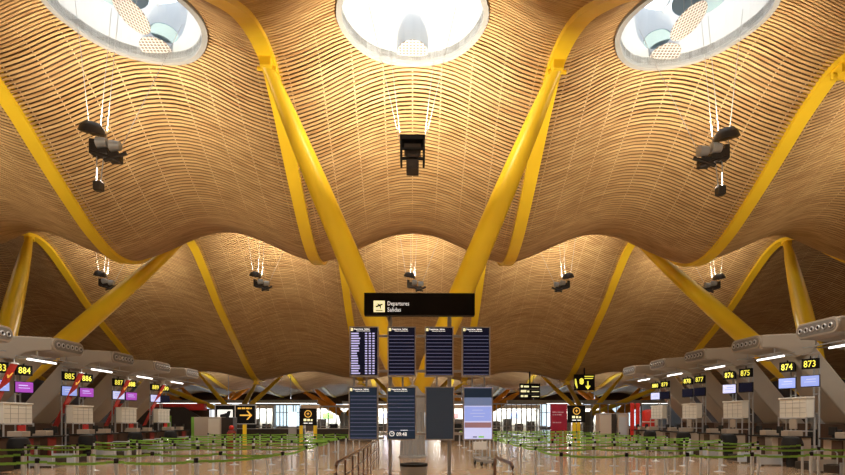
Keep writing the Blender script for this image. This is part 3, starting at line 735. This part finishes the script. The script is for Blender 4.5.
# round logo signs
def logo_sign(px0, px1, py0, py1, d, label, post):
    r, w2, z0, z1, th = board(px0, px1, py0, py1, d, label, post=post)
    ck = MB(); R = w2*.42; cz = z1-w2*.62
    for i in range(28):
        a, b2 = 2*PI*i/28, 2*PI*(i+1)/28; P = lambda t, q: (q*math.cos(t), -.085, cz+q*math.sin(t)); ck.quad(P(a,R*.78),P(b2,R*.78),P(b2,R),P(a,R))
    ck.box(-R*.4,R*.4,-.09,-.076,cz-R*.08,cz+R*.1); ck.box(-R*.08,R*.08,-.09,-.076,cz-R*.4,cz+R*.45); ck.build('round_emblem', ARROW, r)
    marks(-w2*.5, -.078, cz-R*1.95, w2, w2*.26, ICONY, r, 8)
    MB().box(-w2*.5, -w2*.05, -.09, -.076, z0+.14, z0+.2).box(.05, w2*.5, -.09, -.076, z0+.14, z0+.2).build('text_line', TXTW, r)
logo_sign(299.5, 317, 408.5, 425.5, 40, 'black sign with amber round emblem just left of the boards', (-.5, .5))
logo_sign(567.5, 585, 405.5, 422.5, 40, 'black sign with amber round emblem on yellow legs right of the crimson totem', (-.15, .15))
r, w2, z0, z1, th = board(288.5, 296.5, 412, 426.5, 41, 'small backlit white panel left of the round emblem sign', m=BACKLIT, name='light_panel', post=None)
MB().box(-w2, w2, -.05, .05, 0, z0).build('leg', GREY, r)
r, w2, z0, z1, th = board(550.5, 566.5, 404, 430, 40, 'tall crimson totem panel with faint white lettering', m=CRIM, name='totem', thick=.3)
MB().box(-w2, w2, -.1, .1, 0, z0).build('foot', CRIM, r)
marks(-w2+.1, -.153, (z0+z1)/2+.3, .8, .09, DUST, r, 2); marks(-w2+.1, -.153, (z0+z1)/2+.12, .65, .09, DUST, r, 4); marks(-w2+.12, -.153, z0+.5, .6, .08, DUST, r, 6)
# hanging flight-direction signs
r, w2, z0, z1, th = board(519.5, 540, 383.5, 398.5, 48.5, 'black hanging sign with three yellow text rows right of the boards', name='hanging_sign', hang=True)
for i, t_ in enumerate(('Salidas', 'Puertas', 'Trenes')):
    zz = z1-.34-.42*i; marks(-w2+.1, -.078, zz, .75, .19, ICONY, r, i+1); 
    MB().box(-w2*.0+.15, w2-.1, -.085, -.076, zz+.02, zz+.08).build('text_line', ICONY, r)
    if i: MB().box(-w2, w2, -.085, -.076, zz+.25, zz+.275).build('row_gap', GREY, r)
r, w2, z0, z1, th = board(574, 594.5, 374.5, 390.5, 46.5, 'black hanging sign with yellow pictogram and down arrow', name='hanging_sign', hang=True)
zc = (z0+z1)/2
aw = MB(); ax_ = .28; aw.box(ax_-.05, ax_+.05, -.09, -.076, z0+.2, zc+.1); aw.prism([(ax_-.22,z0+.36),(ax_,z0+.08),(ax_+.22,z0+.36),(ax_+.14,z0+.42),(ax_,z0+.24),(ax_-.14,z0+.42)], -.09, -.076); aw.build('arrow', TXTY, r)
MB().lathe([(.02,-.09),(.17,-.088),(.17,-.076),(.02,-.075)], (-.25, 0, zc+.18), 18, 'y').lathe([(.02,-.09),(.17,-.088),(.17,-.076),(.02,-.075)], (-.25, 0, zc-.0), 18, 'y').build('pictogram', TXTY, r)
MB().box(.0, w2-.1, -.085, -.076, z1-.2, z1-.13).box(.0, w2-.15, -.085, -.076, z1-.36, z1-.3).build('text_line', TXTY, r)
MB().prism([(-w2+.05,zc-.1),(-w2+.22,z0+.15),(-w2+.28,z0+.25),(-w2+.15,zc+.3),(-w2+.05,zc+.3)], -.09, -.076).build('side_mark', TXTY, r)

def box_px(name, px0, px1, py0, d, depth, m, label, cat, group=None, z0=0, bev=.02):
    x0, _, z1 = at(px0, py0, d); x1 = at(px1, py0, d)[0]
    r = empty(name, ((x0+x1)/2, d, z0), label, cat, group); w2 = (x1-x0)/2
    MB().box(-w2, w2, 0, depth, 0, z1-z0).build('body', m, r, bevel=bev); return r, w2, z1-z0
r, w2, h = box_px('kiosk', 194, 221, 417, 34, .9, BEIGE2, 'beige service kiosk with white notice left of the arrow sign', 'kiosk')
MB().box(.05, w2-.08, -.02, 0, h*.35, h-.1).build('notice', PAPER, r); MB().box(w2, w2+.7, .05, .85, 0, h-.02).build('side_door', DARKM, r); MB().box(-w2-.2, -w2, .1, .8, .4, h).build('leaflet_rack', GREEN, r)
r, w2, h = box_px('kiosk', 600, 611.5, 414, 36, .9, BEIGE2, 'beige kiosk block right of the emblem sign', 'kiosk'); MB().box(w2, w2+.32, .05, .8, 0, h).build('side_panel', DARKM, r); MB().box(-w2-.01,w2+.01,-.02,.9,h,h+.05).build('top', LGREY, r)
r, w2, h = box_px('kiosk', 617.5, 629, 414, 36.2, .9, BEIGE2, 'second beige kiosk block, beside the red banners', 'kiosk'); MB().box(-w2-.01,w2+.01,-.02,.9,h,h+.05).build('top', LGREY, r); MB().box(-w2+.1,w2-.1,-.02,0,h*.3,h*.9).build('door_panel', CONC, r)
for a, b_, l in ((630.5, 634.5, 'left of two upright red banners'), (636, 640, 'right of two upright red banners')):
    r, w2, h = box_px('upright_banner', a, b_, 403, 36, .1, RED, l+' beside the right kiosks', 'banner', 'upright red banners'); MB().box(-w2-.05, w2+.05, -.15, .25, 0, .05).build('foot', GREY, r)
t = empty('red_drum', (at(649.5, 420, 35)[0], 35, 0), 'rounded red drum-shaped display beside the check-in desks', 'display')
MB().lathe([(.3,0),(.32,.6),(.40,.9)], seg=24).build('pedestal', DRED, t, smooth=True); MB().lathe([(.42,.9),(.44,1.0),(.44,2.15),(.40,2.25),(.2,2.3)], seg=24).build('drum', RED, t, smooth=True); MB().lathe([(.445,1.5),(.445,1.56)], seg=24).build('pale_stripe', PAPER, t)
t = empty('red_bollard', (at(231.5, 430, 33)[0], 33, 0), 'small red padded figure-shaped stand beside the left kiosk', 'stand')
MB().lathe([(.22,0),(.24,.5),(.26,.9),(.16,1.05)], seg=18).build('body', DRED, t, smooth=True); MB().sphere((0,0,1.2), .15).build('head', RED, t, smooth=True)

# red shop with canopy far left
sh = empty('shop', (-19.5, 46, 0), 'far shop with red fascia and dark tent-shaped front beyond the left desks', 'shop')
MB().box(-5, 5.0, 1.0, 5.0, 0, 2.6).build('walls', BROWN, sh); MB().box(-5.2, 2.4, .2, .95, 2.45, 3.0).build('fascia', RED, sh, bevel=.05)
MB().prism([(-2.8,0),(2.2,0),(2.2,1.9),(.9,2.7),(-1.4,2.7),(-2.8,1.9)], -.1, .15).build('tent_front', DARKM, sh)
MB().box(2.6, 4.6, .93, .98, .3, 2.5).build('lit_shelf', BACKLIT, sh)
MB().box(-.5,-.1,-.16,-.11,.6,2.0).build('poster', GREEN, sh)
tr = MB()
for q in range(6): tr.box(2.7+q*.33, 2.76+q*.33, .88, .93, .3, 2.5)
tr.build('mullions', GREY, sh)

# security glass screens and lit shop fronts across the far hall
def glass_front(x0, x1, y, h, label, nb, m_items):
    r = empty('glass_partition', ((x0+x1)/2, y, 0), label, 'partition'); w2 = (x1-x0)/2
    f = MB()
    for i in range(nb+1): xx = -w2+2*w2*i/nb; f.box(xx-.04, xx+.04, -.05, .05, 0, h)
    f.box(-w2, w2, -.05, .05, h, h+.12); f.box(-w2, w2, -.05, .05, 1.05, 1.12); f.build('frame', GREY, r)
    MB().box(-w2, w2, -.008, .008, .1, h).build('glass', GLASSM, r)
    MB().box(-w2, w2, -.3, .3, 0, .1).build('kerb', CONC, r); return r
glass_front(-16, -10.4, 52, 3.0, 'far glazed partition beside the arrow sign', 9, None)
glass_front(-8.2, -2.6, 50, 2.8, 'far glazed partition directly left of the boards', 8, None)
glass_front(5, 12.5, 52, 3.1, 'far glazed partition between the boards and the crimson totem', 16, None)
glass_front(15.6, 21, 51, 3.1, 'far glazed partition behind the emblem sign on yellow legs', 7, None)
# long suspended light beams above the security area
def light_beam(x0, x1, y, z, label):
    r = empty('light_beam', ((x0+x1)/2, y, z), label, 'light', 'long suspended light beams'); w2 = (x1-x0)/2
    MB().box(-w2, w2, -.3, .3, 0, .35).build('housing', GREY, r); MB().box(-w2+.1, w2-.1, -.25, .25, -.03, 0).build('diffuser', TUBE, r)
    c = MB()
    for q in (-.7, 0, .7): c.box(q*w2-.03, q*w2+.03, -.03, .03, .35, roof((x0+x1)/2+q*w2, y)+.1-z)
    c.build('hangers', GREY, r)
    L = bpy.data.lights.new('ceiling_fill', 'AREA'); L.shape = 'RECTANGLE'; L.size = 2*w2; L.size_y = .4; L.energy = 260; L.color = (.95, .97, 1)  # added fill lamp, brightens the far ceiling in place of window daylight
    lo = bpy.data.objects.new('ceiling_fill', L); col.objects.link(lo); lo.parent = r; lo.location = (0, 0, .5); lo.rotation_euler = (PI, 0, 0)
light_beam(-30, -10.5, 62, 3.5, 'long suspended light beam over the far left hall')
light_beam(-8, 8, 64, 3.45, 'long suspended light beam behind the boards')
light_beam(10.5, 30, 62, 3.5, 'long suspended light beam over the far right hall')
# dark counters and benches under the lit band
for x0, x1, y, l in ((-14.5,-8.5,44,'long dark counter left of the round emblem sign'), (-7.6,-3.2,44.5,'long dark counter just left of the boards'), (2.2,6.6,44,'long dark counter just right of the boards'), (16.2,20,46,'dark counter behind the beige kiosks')):
    r = empty('security_counter', ((x0+x1)/2, y, 0), l, 'counter'); w2 = (x1-x0)/2
    MB().box(-w2, w2, -.35, .35, 0, .95).build('body', DARKM, r, bevel=.02); MB().box(-w2-.03, w2+.03, -.4, .4, .95, 1.0).build('top', LGREY, r)
    MB().box(-w2*.5, -w2*.25, -.15, .2, 1.0, 1.35).build('monitor', BLACK, r, bevel=.02)
# far lit shops behind
for i, (xc_, l, m1, m2) in enumerate(((-24,'far lit shop unit behind the left kiosk',PAPER,PURP), (-12.5,'far lit shop unit above the long counter',PAPER,GRNT), (-3.5,'far lit shop unit behind the boards at left',PAPER,LILAC), (6,'far lit shop unit behind the boards at right',PAPER,DUST), (15,'far lit shop unit behind the crimson totem',PAPER,LILAC), (25.5,'far lit shop unit behind the right kiosks',PAPER,GRNT))):
    r = empty('shop', (xc_, 82, 0), l, 'shop'); 
    MB().box(-3.6, 3.6, 1.2, 1.3, 0, 3.3).build('rear_wall', m1, r); MB().box(-3.8, 3.8, 0, 1.4, 3.3, 3.9).build('fascia', WHITE, r)
    MB().box(-3.8,-3.6,0,1.4,0,3.3).box(3.6,3.8,0,1.4,0,3.3).build('side_walls', GREY, r); MB().box(-3.4,3.4,.2,.8,3.24,3.3).build('light_panel', TUBE, r)
    s_ = MB()
    for a in range(4): s_.box(-3.2+a*1.7, -2.0+a*1.7, .7, 1.2, 0, 1.1+.35*((a+i) % 3))
    s_.build('shelving', DARKM, r); MB().box(-.8, .8, 1.15, 1.19, 1.9, 2.7).build('poster', m2, r)
    L = bpy.data.lights.new('shop_light', 'AREA'); L.shape = 'RECTANGLE'; L.size = 6; L.size_y = 1; L.energy = 500; L.color = (1,.97,.93)
    lo = bpy.data.objects.new('shop_light', L); col.objects.link(lo); lo.parent = r; lo.location = (0, .2, 3.2)
